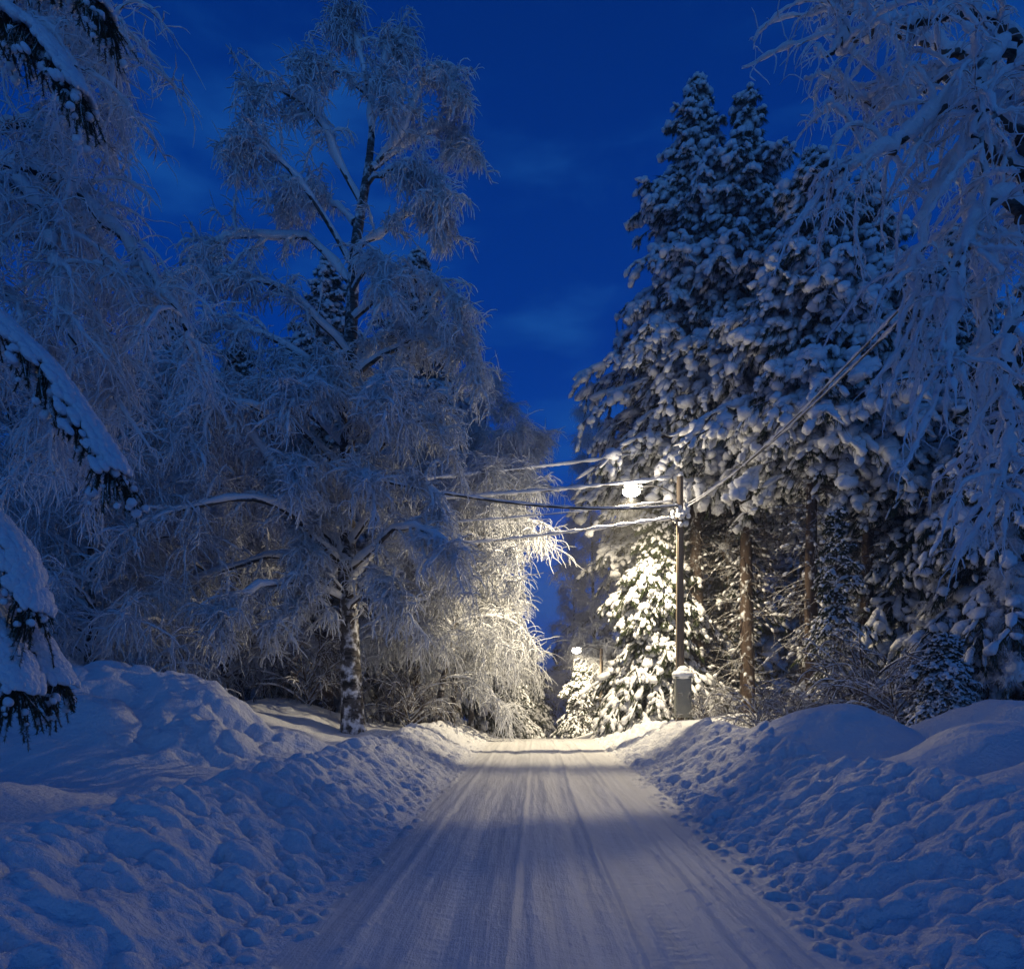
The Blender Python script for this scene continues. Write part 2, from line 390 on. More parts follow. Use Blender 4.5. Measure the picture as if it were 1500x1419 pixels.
def spruce_parts(seed, H, Rad, zb, nb, lat=11, droop=0.13, fat=1.0, needle=26, base=S_LO, nl=0.2, sag=0.25, dead=0, sharp=0.85, nw=0.03, snowp=1.0, uneven=0.25):
    """needles+branches, snow, trunk as three mesh builders; the base of the tree is the origin"""
    rng = np.random.default_rng(seed)
    tr, ne, sn = MB(), MB(), MB()
    z = zb + (H - 0.25 - zb) * (np.arange(nb) + rng.random(nb)) / nb
    t = (z - zb) / (H - zb)
    Ln = Rad * np.power(1 - t, sharp) * rng.uniform(0.95 - uneven * 1.3, 0.95 + uneven, nb) * (0.72 + 0.28 * sst(t, 0, 0.15)) + 0.22
    Ln *= 1 + 0.25 * np.sin(z * 1.7 + seed)
    az = np.arange(nb) * 2.39996 + rng.normal(0, 0.5, nb)
    D = np.stack([np.cos(az), np.sin(az), 0.15 + 0.65 * t + rng.normal(0, 0.08, nb)], -1)
    P = grow(np.stack([0 * z, 0 * z, z], -1), D, Ln, 9, droop * np.ones(9), 0.05, rng)
    rb = (0.012 + 0.012 * Ln)[:, None] * np.linspace(1, 0.25, 9)[None]
    ne.tubes(P, rb, 4, 1)
    # trunk
    K = 14; tz = np.linspace(-0.5, H - 0.1, K); r0 = 0.011 * H + 0.03
    tp = np.stack([0.05 * np.sin(tz * 0.4 + seed), 0.05 * np.cos(tz * 0.31), tz], -1); tr.tubes(tp, r0 * np.power(np.clip(1 - (tz + 0.5) / (H + 0.8), 0, 1), 0.8) + 0.01, 10)
    # laterals
    n = nb * lat; bi = np.repeat(np.arange(nb), lat); u = rng.uniform(0.12, 1.0, n)
    keep = rng.random(n) < np.clip(Ln[bi] / (Rad * 0.45), 0.3, 1); bi = bi[keep]; u = u[keep]; n = len(bi)
    p0, d0 = sample(P, bi, u); side = nrm(np.cross(d0, np.array([0, 0, 1.0]))) * np.where(rng.random(n) < 0.5, -1, 1)[:, None]
    D1 = d0 * 0.8 + side * rng.uniform(0.3, 1.0, n)[:, None] + np.array([0, 0, -0.15])
    L1 = np.clip(0.36 * Ln[bi] * (1.15 - 0.6 * u), 0.16, 0.95) * rng.uniform(0.6, 1.25, n)
    Q = grow(p0, D1, L1, 5, sag, 0.08, rng); ne.tubes(Q, np.full((n, 5), 0.010), 3, 1)
    # snow fingers along the laterals
    for k in range(1, 5):
        kp = rng.random(n) < snowp * (0.86 if k < 4 else 0.75)
        c = Q[kp, k]; tg = nrm(Q[kp, k] - Q[kp, k - 1]); sl = L1[kp] / 4; r = fat * np.clip(0.058 * np.exp(rng.normal(0, 0.45, len(c))), 0.02, 0.16) * (0.75 + 0.5 * np.clip(Ln[bi[kp]] / Rad, 0, 1))
        ax = tg * (sl * 0.75 + r * 0.35)[:, None]; sd = nrm(np.cross(tg, [0, 0, 1.0])); up = np.cross(sd, tg)
        sn.blobs(c + up * (r * 0.45)[:, None], ax, sd * (r * 1.15)[:, None], up * (r * 0.8)[:, None], base, 0.19, rng)
    # pads along the main branches
    for k in range(1, 9):
        kp = rng.random(nb) < 0.85 * snowp; c = P[kp, k]; tg = nrm(P[kp, k] - P[kp, k - 1]); sl = Ln[kp] / 8; r = fat * np.clip(0.088 * np.exp(rng.normal(0, 0.42, len(c))), 0.03, 0.22) * np.clip(Ln[kp] / Rad + 0.45, 0.45, 1.2) * (1.1 - 0.06 * k)
        sd = nrm(np.cross(tg, [0, 0, 1.0])); up = np.cross(sd, tg)
        sn.blobs(c + up * (r * 0.5)[:, None], tg * (sl * 0.8 + r * 0.3)[:, None], sd * (r * 1.25)[:, None], up * (r * 0.85)[:, None], base, 0.12, rng)
    # tip
    c = np.array([[0, 0, H - 0.1 - 0.28 * i] for i in range(7)]) + rng.normal(0, 0.03, (7, 3)); r = np.linspace(0.07, 0.2, 7) * fat
    sn.blobs(c, np.outer(r, [1, 0, 0]), np.outer(r, [0, 1, 0]), np.outer(r * 1.3, [0, 0, 1]), base, 0.15, rng)
    # needle sprays hanging below
    m = n * needle; qi = rng.integers(0, n, m); uu = rng.random(m); p, d = sample(Q, qi, uu)
    dd = nrm(d * 0.7 + rng.normal(0, 0.45, (m, 3)) + np.array([0, 0, -0.75])); ll = nl * rng.uniform(0.5, 1.3, m)
    wv = nrm(np.cross(dd, rng.normal(0, 1, (m, 3)))) * (nw * rng.uniform(0.5, 1.2, m))[:, None] * 0.5
    ne.tris(np.stack([p - wv, p + wv, p + dd * ll[:, None]], 1), 0)
    m = nb * needle * 2; qi = rng.integers(0, nb, m); p, d = sample(P, qi, 0.12 + 0.88 * rng.random(m))
    dd = nrm(d * 0.4 + rng.normal(0, 0.5, (m, 3)) + np.array([0, 0, -0.6])); ll = nl * rng.uniform(0.5, 1.4, m)
    wv = nrm(np.cross(dd, rng.normal(0, 1, (m, 3)))) * (nw * rng.uniform(0.5, 1.2, m))[:, None] * 0.5
    ne.tris(np.stack([p - wv, p + wv, p + dd * ll[:, None]], 1), 0)
    if dead:   # dry lower twigs around the bare part of the trunk, some carrying frost
        zz_ = rng.uniform(0.6, zb + 2, dead); a = rng.random(dead) * 6.283; Ld = rng.uniform(0.5, 2.4, dead)
        B = grow(np.stack([0 * a, 0 * a, zz_], -1), np.stack([np.cos(a), np.sin(a), rng.uniform(-0.4, 0.3, dead)], -1), Ld, 7, 0.08, 0.12, rng)
        ne.tubes(B, np.linspace(0.02, 0.006, 7)[None] * np.ones((dead, 1)), 3, 2)
        k2 = dead * 9; bi2 = rng.integers(0, dead, k2); p, d = sample(B, bi2, rng.uniform(0.2, 1, k2))
        B2 = grow(p, d + rng.normal(0, 0.7, (k2, 3)), rng.uniform(0.15, 0.7, k2), 4, 0.15, 0.15, rng); ne.tubes(B2, np.full((k2, 4), 0.008), 3, 2)
        kk = rng.integers(0, dead, dead * 2); p, d = sample(B, kk, rng.uniform(0.2, 1, dead * 2)); r = rng.uniform(0.018, 0.055, dead * 2) * fat
        sd = nrm(np.cross(d, [0, 0, 1.0])); up = np.cross(sd, d)
        sn.blobs(p + up * (r * 0.5)[:, None], d * (r * 1.7)[:, None], sd * r[:, None], up * r[:, None] * 0.8, base, 0.15, rng)
    return tr, ne, sn
def spruce(loc, label, group=None, name='spruce_tree', snowm='snow', cat='spruce', rz=0.0, **kw):
    tr, ne, sn = spruce_parts(**kw)
    r = empty(name, loc, label, cat, group, rz)
    tr.build('trunk', M['spruce_bark'], r); ne.build('crown', [M['needles'], M['spruce_bark'], M['dead_twigs']], r); sn.build('snow_load', M[snowm], r)
    return r

def birch_parts(seed, trunk, r0, limbs=None, nl=26, zlo=0.22, limb_len=5.0, up=0.9, lg=0.10, nsub=12, sub_len=1.5, nst=22, st_len=0.9, st_r=0.018, side3=3, snowr=0.05, az_bias=None, sub_u=0.25, tipcl=0.0, sub_g=0.16, subr=0.016, st_g=0.30, shape=None, st_out=0.35, st_w=0.26, KS=8, KL=12):
    """trunk: (K,3) polyline. Limbs arch up and over, sub-branches droop, fine twigs hang."""
    rng = np.random.default_rng(seed)
    tr, cr, sn = MB(), MB(), MB()
    trunk = np.asarray(trunk, float); K0 = len(trunk); H = trunk[-1, 2]
    tt = np.linspace(0, 1, 40); TP = np.stack([np.interp(tt * (K0 - 1), np.arange(K0), trunk[:, i]) for i in range(3)], -1)
    sm = TP.copy(); 
    for _ in range(3): sm[1:-1] = (sm[:-2] + sm[1:-1] * 2 + sm[2:]) / 4
    TP = sm
    if r0 > 0:
        rad = r0 * np.power(1 - tt * 0.97, 0.9) * (1 + 0.55 * np.exp(-tt * 45)); tr.tubes(TP, rad, 12)
    if limbs is None:
        u = zlo + (0.97 - zlo) * (np.arange(nl) + rng.random(nl)) / nl
        p0, d0 = sample(TP[None], np.zeros(nl, int), u)
        a = np.arange(nl) * 2.39996 + rng.normal(0, 0.4, nl)
        if az_bias is not None: a = az_bias[0] + rng.normal(0, az_bias[1], nl)
        fac = (shape(u) if shape else np.clip(1.15 - u, 0.25, 1))
        Ll = limb_len * fac * rng.uniform(0.7, 1.2, nl)
        D = np.stack([np.cos(a), np.sin(a), up * rng.uniform(0.6, 1.4, nl)], -1)
        g = np.linspace(0.0, lg * 2, 12)
        P = grow(p0, D, Ll, 12, g, 0.06, rng)
        rl = (0.010 * Ll + 0.012)[:, None] * np.linspace(1, 0.22, 12)[None]
    else:
        P = np.zeros((len(limbs), KL, 3))
        for i, lb in enumerate(limbs):
            lb = np.asarray(lb, float); q = np.linspace(0, len(lb) - 1, KL)
            P[i] = np.stack([np.interp(q, np.arange(len(lb)), lb[:, j]) for j in range(3)], -1)
            for _ in range(2 if KL == 12 else 8): P[i, 1:-1] = (P[i, :-2] + 2 * P[i, 1:-1] + P[i, 2:]) / 4
        P[:, 1:] += rng.normal(0, 0.05 if KL == 12 else 0.022, P[:, 1:].shape)
        Ll = np.linalg.norm(np.diff(P, axis=1), axis=2).sum(1)
        rl = (0.011 * Ll + 0.015)[:, None] * np.linspace(1, 0.15, KL)[None]
    n1 = len(P)
    cr.tubes(P, rl, 6, 1)
    P_f = P.copy(); P_f[..., 2] += rl * 0.75 + snowr * 0.45
    tp_ = np.minimum(1, np.linspace(1, 0, rl.shape[1]) * 5 + 0.12)[None]
    sn.tubes(P_f, (rl * 0.8 + snowr) * tp_ * rng.uniform(0.5, 1.3, rl.shape), 6 if KL == 12 else 9, 0)
    # sub-branches
    n = n1 * nsub; bi = np.repeat(np.arange(n1), nsub); u = sub_u + (1 - sub_u) * rng.random(n) ** (1 - tipcl)
    p0, d0 = sample(P, bi, u)
    D1 = d0 * 0.6 + rng.normal(0, 0.55, (n, 3)) + np.array([0, 0, 0.25]); L2 = sub_len * rng.uniform(0.45, 1.25, n) * np.clip(Ll[bi] / max(Ll.max(), 1e-6) + 0.35, 0.4, 1.1)
    Q = grow(p0, D1, L2, KS, sub_g * 7 / (KS - 1), 0.12, rng); rq = subr * np.linspace(1, 0.5, KS)[None] * np.ones((n, 1))
    cr.tubes(Q, rq + 0.002, 4, 0)
    Qf = Q.copy(); Qf[..., 2] += subr * 0.7 + snowr * 0.25
    sn.tubes(Qf, (snowr * 0.6 + rq * 0.3) * np.minimum(1, np.linspace(1, 0, KS) * 4 + 0.1)[None] * rng.uniform(0.25, 1.3, rq.shape), 5 if KS < 10 else 8, 0)
    # hanging twigs
    m = n * nst; qi = np.repeat(np.arange(n), nst); p0, d0 = sample(Q, qi, 0.08 + 0.92 * rng.random(m))
    D2 = d0 * st_out + rng.normal(0, 0.55, (m, 3)) + np.array([0, 0, 0.05]); L3 = st_len * rng.uniform(0.3, 1.3, m)
    T = grow(p0, D2, L3, 6, st_g, st_w, rng)
    rr = st_r * rng.uniform(0.6, 1.3, m)[:, None] * np.array([0.8, 1, 1, 0.95, 0.85, 0.4])[None]
    cr.tubes(T, rr, side3, 0)
    return tr, cr, sn
def birch(loc, label, group=None, name='birch_tree', twig='frost_twig', snowm='snow', cat='birch', rz=0.0, bark='birch_bark', **kw):
    tr, cr, sn = birch_parts(**kw)
    r = empty(name, loc, label, cat, group, rz)
    if tr.n: tr.build('trunk', M[bark], r)
    cr.build('crown', [M[twig], M[bark]], r); sn.build('snow_load', M[snowm], r)
    return r
def straight(H, lean=(0, 0), wob=0.15, seed=0):
    rng = np.random.default_rng(seed); z = np.linspace(-0.4, H, 9); k = np.linspace(0, 1, 9)
    return np.stack([lean[0] * k ** 1.6 + rng.normal(0, wob, 9) * k, lean[1] * k ** 1.6 + rng.normal(0, wob, 9) * k, z], -1)
def gp(px, Y, dz=0.0):
    X = (px - CX) / F * Y; return np.array([X, Y, ground_z(X, Y) + dz])
def Hto(py, Y, g): return CAMZ + (HY - py) / F * Y - g[2]

# ------------------------------------------------------------------ big birch on the left verge
g = gp(518, 22.0)
def lc(px, py, Y): return at(px, py, Y) - g
TR = [(0, 0, -0.5), lc(514, 980, 22), lc(508, 850, 22), lc(508, 700, 22), lc(512, 560, 22.1), lc(516, 420, 22), lc(524, 330, 22), lc(540, 250, 22), lc(548, 160, 22), lc(530, 90, 22), lc(515, 15, 22)]
LB = [ # upper crown limbs with clumps at the ends
 [lc(545, 140, 22), lc(575, 60, 22), lc(585, 42, 22.2), lc(590, 80, 22.3)],
 [lc(535, 110, 22), lc(520, 40, 22), lc(505, 10, 21.8), lc(490, 40, 21.7)],
 [lc(545, 150, 22), lc(500, 105, 21.8), lc(465, 85, 21.5), lc(445, 105, 21.4)],
 [lc(545, 190, 22), lc(540, 120, 21.6), lc(560, 110, 21.3), lc(570, 160, 21.2)],
 [lc(552, 240, 22), lc(590, 190, 22), lc(615, 125, 22), lc(640, 95, 22), lc(665, 110, 22), lc(672, 150, 22)],
 [lc(545, 250, 22), lc(590, 215, 22.4), lc(640, 185, 22.8), lc(675, 195, 23), lc(682, 225, 23)],
 [lc(530, 300, 22), lc(490, 215, 21.6), lc(455, 160, 21.3), lc(410, 125, 21), lc(372, 130, 21), lc(358, 155, 21)],
 [lc(512, 385, 22), lc(465, 300, 21.5), lc(430, 255, 21), lc(395, 215, 20.7), lc(360, 205, 20.5), lc(345, 240, 20.4)],
 [lc(520, 330, 22), lc(480, 290, 22.6), lc(440, 270, 23.2), lc(410, 300, 23.5)],
 [lc(540, 270, 22), lc(580, 245, 21), lc(620, 250, 20.4), lc(645, 290, 20.2)],
 [lc(520, 370, 22), lc(570, 330, 21.6), lc(610, 305, 21.3), lc(640, 310, 21.2), lc(648, 340, 21.2)],
 [lc(515, 420, 22), lc(470, 350, 22.3), lc(420, 345, 22.4), lc(360, 345, 22.4), lc(315, 352, 22.4), lc(290, 385, 22.4)],
 [lc(510, 520, 22), lc(455, 450, 21), lc(390, 410, 20.4), lc(320, 400, 20), lc(275, 430, 19.8)],
 [lc(515, 430, 22), lc(545, 375, 20.6), lc(560, 385, 19.6), lc(575, 440, 19.2)],
 [lc(515, 470, 22), lc(580, 410, 21), lc(630, 400, 20.5), lc(665, 440, 20.2), lc(680, 490, 20.2)],
 [lc(512, 560, 22), lc(580, 500, 21.2), lc(640, 480, 20.7), lc(690, 520, 20.5), lc(705, 570, 20.5)],
 [lc(510, 590, 22), lc(440, 520, 20.8), lc(370, 480, 20), lc(290, 480, 19.5), lc(240, 530, 19.3)],
 [lc(508, 660, 22), lc(450, 590, 22.5), lc(370, 560, 23), lc(280, 560, 23.2), lc(215, 600, 23.3)],
 [lc(508, 690, 22), lc(430, 620, 20.2), lc(350, 580, 19.2), lc(300, 590, 18.8), lc(270, 650, 18.6)],
 [lc(508, 820, 22), lc(450, 760, 21), lc(370, 640, 20), lc(310, 560, 19.5), lc(255, 540, 19.3)],
 [lc(508, 840, 22), lc(460, 780, 20.5), lc(400, 720, 19.5), lc(300, 730, 18.8), lc(220, 760, 18.4), lc(160, 810, 18.2)],
 [lc(505, 880, 22), lc(450, 850, 20.5), lc(390, 850, 19.6), lc(340, 880, 19.2), lc(320, 920, 19)],
 [lc(506, 870, 22), lc(440, 800, 22), lc(340, 830, 22), lc(260, 860, 22), lc(190, 900, 22)],
 [lc(510, 800, 22), lc(560, 720, 20.6), lc(610, 690, 19.8), lc(640, 720, 19.5), lc(650, 770, 19.4)],
 [lc(508, 840, 22), lc(560, 790, 20), lc(600, 770, 18.9), lc(640, 785, 18.3), lc(668, 820, 18.1)],
 [lc(508, 730, 22), lc(560, 650, 21.5), lc(610, 610, 21), lc(650, 620, 20.7), lc(670, 670, 20.6)],
 [lc(508, 900, 22), lc(545, 840, 20.8), lc(575, 850, 20), lc(590, 900, 19.8)],
 [lc(505, 920, 22), lc(470, 880, 21), lc(430, 880, 20.3), lc(400, 930, 20)],
 [lc(510, 620, 22), lc(470, 560, 20), lc(440, 560, 18.8), lc(420, 610, 18.4)],
 [lc(510, 640, 22), lc(540, 560, 20), lc(560, 560, 18.9), lc(570, 610, 18.6)],
 [lc(508, 760, 22), lc(520, 700, 20.2), lc(530, 688, 18.8), lc(545, 730, 18.4)],
 [lc(508, 760, 22), lc(480, 690, 20), lc(450, 680, 18.8), lc(430, 730, 18.4)],
]
rng = np.random.default_rng(88)
for kk in range(11):
    y0 = rng.uniform(470, 900); sx = rng.choice([-1, 1]) * rng.uniform(25, 150); fr = rng.uniform(-1, 1) if kk % 4 == 0 else rng.uniform(1.2, 3.2)
    LB.append([lc(509, y0, 22), lc(509 + sx * 0.45, y0 - 65, 22 - fr * 0.5), lc(509 + sx * 0.85, y0 - 85, 22 - fr * 0.85), lc(509 + sx, y0 - 40, 22 - fr)])
birch(g, 'tall frosted birch with arching limbs and dark trunk foot, standing by the left snow bank', None, name='birch_tree',
      seed=5, trunk=TR, r0=0.36, limbs=LB, nsub=38, sub_len=1.1, nst=23, st_len=0.52, st_r=0.0180, snowr=0.080, sub_u=0.06, tipcl=0.42)

# grove behind the big birch, lit by the lamp
k = 0
GROVE = 'frosted birches in the lamplit grove left of the road'
for px, Y, top, ln, lean, lab in [
  (640, 27.5, 690, 3.9, (2.9, -1.2), 'lamplit birch arching toward the road with white curtains of twigs, nearest the road'),
  (660, 31.0, 610, 4.4, (3.4, 0), 'tall birch leaning over the road behind the cables, its tip bowed right'),
  (598, 29.0, 560, 3.4, (0.5, 0), 'slender birch between the big birch and the leaning lamplit birch'),
  (690, 35.0, 540, 3.2, (1.0, 0), 'blue grey birch rising behind the leaning lamplit birches'),
  (560, 33.0, 520, 3.2, (-0.4, 0), 'slim birch half hidden behind the big birch trunk')]:
    g = gp(px, Y); H = Hto(top, Y, g)
    birch(g, lab, GROVE, seed=60 + k, trunk=straight(H, lean, 0.12, k), r0=0.15, nl=30, zlo=0.20, limb_len=ln, up=0.55, lg=0.13, nsub=12, sub_len=1.2, nst=22, st_len=0.9, st_r=0.016, snowr=0.045,
          shape=lambda u: np.clip(1.25 - u, 0.3, 0.9)); k += 1

# ------------------------------------------------------------------ spruces on the right
RG = 'tall snow laden spruces right of the road'
kR = [
 (1020, 30.0, 108, 5.0, 10.6, 420, 'tallest snow laden spruce behind the street lamp, leftmost spire of the right hand row', 101),
 (1094, 28.5, 130, 4.4, 10.0, 380, 'second spruce spire, just right of the tallest one behind the pole', 102),
 (1190, 23.5, 214, 3.7, 8.6, 320, 'spruce with a lower pointed top and long bare trunk, right of the two spires', 103),
 (1272, 24.0, 243, 3.6, 7.5, 300, 'dark spruce beside the overhead cable, partly behind the near birch branches', 104)]
protoS = None
for px, Y, top, Rd, zb, nb, lab, sd in kR:
    g = gp(px, Y); H = Hto(top, Y, g)
    o = spruce(g, lab, RG, seed=sd, H=H, Rad=Rd, zb=zb, nb=nb, lat=16, droop=0.11, dead=150, sharp=0.95, needle=46, fat=1.52, snowp=0.72, nl=0.25, uneven=0.36)
    if protoS is None: protoS = o; HS = H
# lower lit spruce beside the pole
g = gp(965, 30.0); H = Hto(735, 30.0, g)
sp2 = spruce(g, 'lamplit spruce with drooping snowy boughs left of the utility pole', None, seed=111, H=H, Rad=3.1, zb=0.6, nb=260, lat=15, droop=0.17, sharp=0.6, needle=60, fat=1.05, snowp=0.5, nl=0.24); HS2 = H
g = gp(1066, 31.5); H = Hto(640, 30.5, g)
sp3 = spruce(g, 'medium spruce with thin lower boughs right of the utility pole', None, seed=112, H=H, Rad=2.1, zb=1.2, nb=150, lat=11, droop=0.12, sharp=0.6, dead=90, fat=0.75, snowp=0.4, needle=50); HS3 = H
# copies: placed spruces
def place(root, Hroot, px, Y, top, rz, label, group, wide=1.0):
    g = gp(px, Y); H = Hto(top, Y, g); s = H / Hroot
    return copy_tree(root, g, rz, (s * wide, s), label, group)
place(protoS, HS, 985, 35, 430, 1.0, 'spruce with snowy boughs reaching left toward the sky gap, behind the lamp', RG, 1.15)
place(sp3, HS3, 1225, 21.5, 740, 2.0, 'small spruce with drooping white boughs right of the bare trunks', RG, 0.9)
place(protoS, HS, 1180, 35, 330, 4.0, 'spruce filling the gap behind the bare trunks', RG, 1.1)
place(protoS, HS, 1390, 27, 330, 2.5, 'spruce in the dark forest behind the near birch branches', RG, 1.1)
place(sp2, HS2, 1340, 24, 520, 1.5, 'bushy spruce in the shade behind the three snow mounds', RG, 1.0)
place(sp2, HS2, 1480, 20, 480, 3.5, 'bushy spruce at the dark edge of the wood beyond the farthest right mound', RG, 1.0)
place(sp2, HS2, 1382, 15.5, 925, 0.4, 'small young spruce standing alone above the middle right mound', None, 1.4)
# left spruces
LG = 'snow laden spruces behind the left birches'
for px, Y, top, rz, lab, root, hh in [
  (612, 36, 362, 0.5, 'spruce spire rising right of the big birch crown', protoS, HS), (640, 40, 470, 1.5, 'spruce with white boughs behind the cables on the left side', protoS, HS),
  (247, 32, 395, 2.5, 'small pointed spruce top peeking above the near left branches', protoS, HS), (480, 34, 370, 3.5, 'spruce half hidden inside the big birch crown', protoS, HS),
  (350, 33, 470, 4.5, 'spruce behind the lower left limbs of the big birch', protoS, HS), (150, 30, 480, 5.5, 'spruce in the shade behind the large left snow heap', protoS, HS),
  (430, 40, 560, 0.1, 'distant spruce in the gap behind the big birch foot', sp2, HS2), (60, 26, 520, 1.1, 'spruce at the left end of the dark wood', protoS, HS), (575, 44, 620, 2.1, 'distant spruce behind the birch grove', sp2, HS2)]:
    place(root, hh, px, Y, top, rz, lab, LG, 1.1)

# ------------------------------------------------------------------ middle distance
g = gp(872, 55); H = Hto(575, 55, g)
mb_ = birch(g, 'dim bluish birch with upright bare tip in the middle distance right of the road', None, seed=201, trunk=straight(H, (-0.6, 0), 0.2, 3), r0=0.2, nl=40, zlo=0.12, limb_len=4.0, up=0.9, lg=0.08, nsub=12, sub_len=1.3, nst=16, st_len=0.9, st_r=0.018, snowr=0.05)
HM = H
FB = 'dim birches down the road'
for px, Y, top, rz, lab in [(918, 52, 600, 1.0, 'dark birch just left of the lamplit spruce, beyond the crest'), (838, 66, 740, 2.0, 'bluish birch over the far lamp'), (940, 55, 600, 3.0, 'dark birch behind the lamplit spruce'),
                            (690, 60, 760, 4.0, 'dim birch left of the road far beyond the crest')]:
    place(mb_, HM, px, Y, top, rz, lab, FB)
FS = 'small spruces beyond the crest of the road'
for px, Y, top, rz, lab in [(745, 52, 960, 0.3, 'blue shaded young spruce left of the road gap'), (765, 60, 930, 1.3, 'young spruce in the middle of the road gap'), (722, 48, 940, 2.3, 'young spruce against the left grove beyond the crest'),
                            (795, 75, 985, 3.0, 'tiny spruce catching the light of the far lamp'), (852, 53, 968, 0.9, 'brightly lit spruce right under the far lamp'), (885, 62, 930, 1.9, 'spruce beside the far lamp, mostly in shade'), (825, 90, 940, 2.9, 'spruce behind the far lamp')]:
    place(sp2, HS2, px, Y, top, rz, lab, FS, 1.2)
BG = 'distant trees deep in the wood'
rng = np.random.default_rng(77)
for i in range(16):
    px = [20, 110, 200, 290, 380, 470, 540, 1030, 1100, 1170, 1240, 1310, 1380, 1450, 1520, 970][i]; Y = 46 + 16 * rng.random(); top = 620 + 80 * rng.random()
    place(protoS if i % 2 else sp2, HS if i % 2 else HS2, px, Y, top, rng.random() * 6, 'distant snowy conifer in the dark wood behind the left birches' if px < 800 else 'distant snowy conifer in the dark wood behind the right hand spruces', BG + (' on the left' if px < 800 else ' on the right'), 1.5)

# ------------------------------------------------------------------ shaded birches and bushes at mid left / right
g = gp(130, 19); H = Hto(560, 19, g)
mb2 = birch(g, 'low spreading frosted birch behind the large left snow heap', None, seed=301, trunk=straight(H, (0.5, 0), 0.2, 8), r0=0.14, nl=34, zlo=0.08, limb_len=4.4, up=0.8, lg=0.13, nsub=12, sub_len=1.4, nst=20, st_len=0.9, st_r=0.014, snowr=0.045, shape=lambda u: np.clip(1.2 - u, 0.35, 0.9))
H2 = H
SH = 'frosted birches in the shaded wood'
place(mb2, H2, 330, 25, 640, 2.0, 'frosted birch under the lower left limbs of the big birch', SH)
place(mb_, HM, 1380, 21, 650, 3.0, 'fine twigged birch in the shade behind the right mounds', SH, 0.9)
place(mb_, HM, 1475, 18, 700, 4.0, 'fine twigged birch at the right end, above the farthest right mound', SH, 0.9)
place(mb2, H2, 20, 22, 520, 5.0, 'frosted birch at the left end behind the near spruce boughs', SH)
g = gp(1262, 18.5)
bush = birch(g, 'leafless bush with thin frosted shoots behind the tallest right mound', 'leafless frosted bushes', name='leafless_bush', cat='bush', twig='dead_twigs' , bark='dead_twigs', seed=401, trunk=straight(1.2, (0, 0), 0.05, 2), r0=0.03, nl=22, zlo=0.05, limb_len=2.6, up=1.2, lg=0.09, nsub=8, sub_len=0.8, nst=8, st_len=0.4, st_r=0.008, snowr=0.016, shape=lambda u: 0.9 + 0 * u)
for px, Y, sc, rz, lab in [(1110, 19.0, 0.55, 1, 'leafless bush between the pole and the bare spruce trunks'), (1030, 24.5, 0.55, 2, 'small leafless bush right of the metal cabinet'), (1310, 16.5, 0.7, 3, 'leafless bush behind the middle right mound'),
                           (600, 26, 0.9, 5, 'leafless bush between the big birch foot and the grove'), (450, 24, 1.0, 2.6, 'leafless bush left of the big birch foot'), (1160, 17.5, 0.45, 0.7, 'tiny leafless bush poking out of the snow before the bare trunks')]:
    copy_tree(bush, gp(px, Y), rz, sc, lab, 'leafless frosted bushes')

# ------------------------------------------------------------------ near birch, right edge
g = np.array([8.6, 8.0, ground_z(8.6, 8.0)])
def lr(px, py, Y): return at(px, py, Y) - g
LR = [
 [lr(1700, 350, 8), lr(1520, 80, 8), lr(1420, 10, 7.6), lr(1330, 40, 7.3), lr(1230, 60, 7.1), lr(1205, 85, 7)],
 [lr(1700, 400, 8), lr(1500, 150, 8.2), lr(1380, 110, 8.2), lr(1290, 160, 8.1), lr(1215, 130, 8)],
 [lr(1700, 450, 8), lr(1480, 180, 7.6), lr(1400, 140, 7.3), lr(1330, 200, 7.1), lr(1260, 240, 7.0), lr(1220, 260, 6.9)],
 [lr(1700, 420, 8), lr(1460, 100, 8.8), lr(1340, 60, 9), lr(1260, 20, 9), lr(1220, 10, 9)],
 [lr(1700, 500, 8), lr(1500, 260, 7.8), lr(1420, 200, 7.6), lr(1370, 280, 7.5), lr(1340, 400, 7.5), lr(1350, 470, 7.5)],
 [lr(1700, 540, 8), lr(1520, 320, 7.4), lr(1450, 280, 7.1), lr(1400, 380, 7.0), lr(1390, 500, 7.0), lr(1370, 590, 7.0)],
 [lr(1700, 580, 8), lr(1540, 380, 8.2), lr(1480, 330, 8.2), lr(1440, 450, 8.2), lr(1440, 600, 8.2), lr(1420, 690, 8.2)],
 [lr(1700, 600, 8), lr(1560, 420, 7.2), lr(1510, 400, 7), lr(1470, 520, 7), lr(1480, 650, 7), lr(1460, 740, 7)],
 [lr(1700, 400, 8), lr(1540, 150, 7.2), lr(1470, 60, 6.9), lr(1430, 120, 6.8), lr(1440, 260, 6.8)],
 [lr(1700, 400, 8), lr(1560, 200, 8.6), lr(1480, 180, 8.8), lr(1420, 280, 8.8), lr(1400, 420, 8.8)],
]
birch(g, 'near birch at the right edge with thick snow crusted branches hanging over the mounds', None, snowm='snow_near', seed=501, trunk=straight(11, (0.3, 0), 0.1, 4), r0=0.2, limbs=LR, nsub=24, sub_len=1.05, nst=14, st_len=0.30, st_r=0.006, side3=4, snowr=0.048, sub_u=0.2, subr=0.010, sub_g=0.20, KS=18, KL=44)

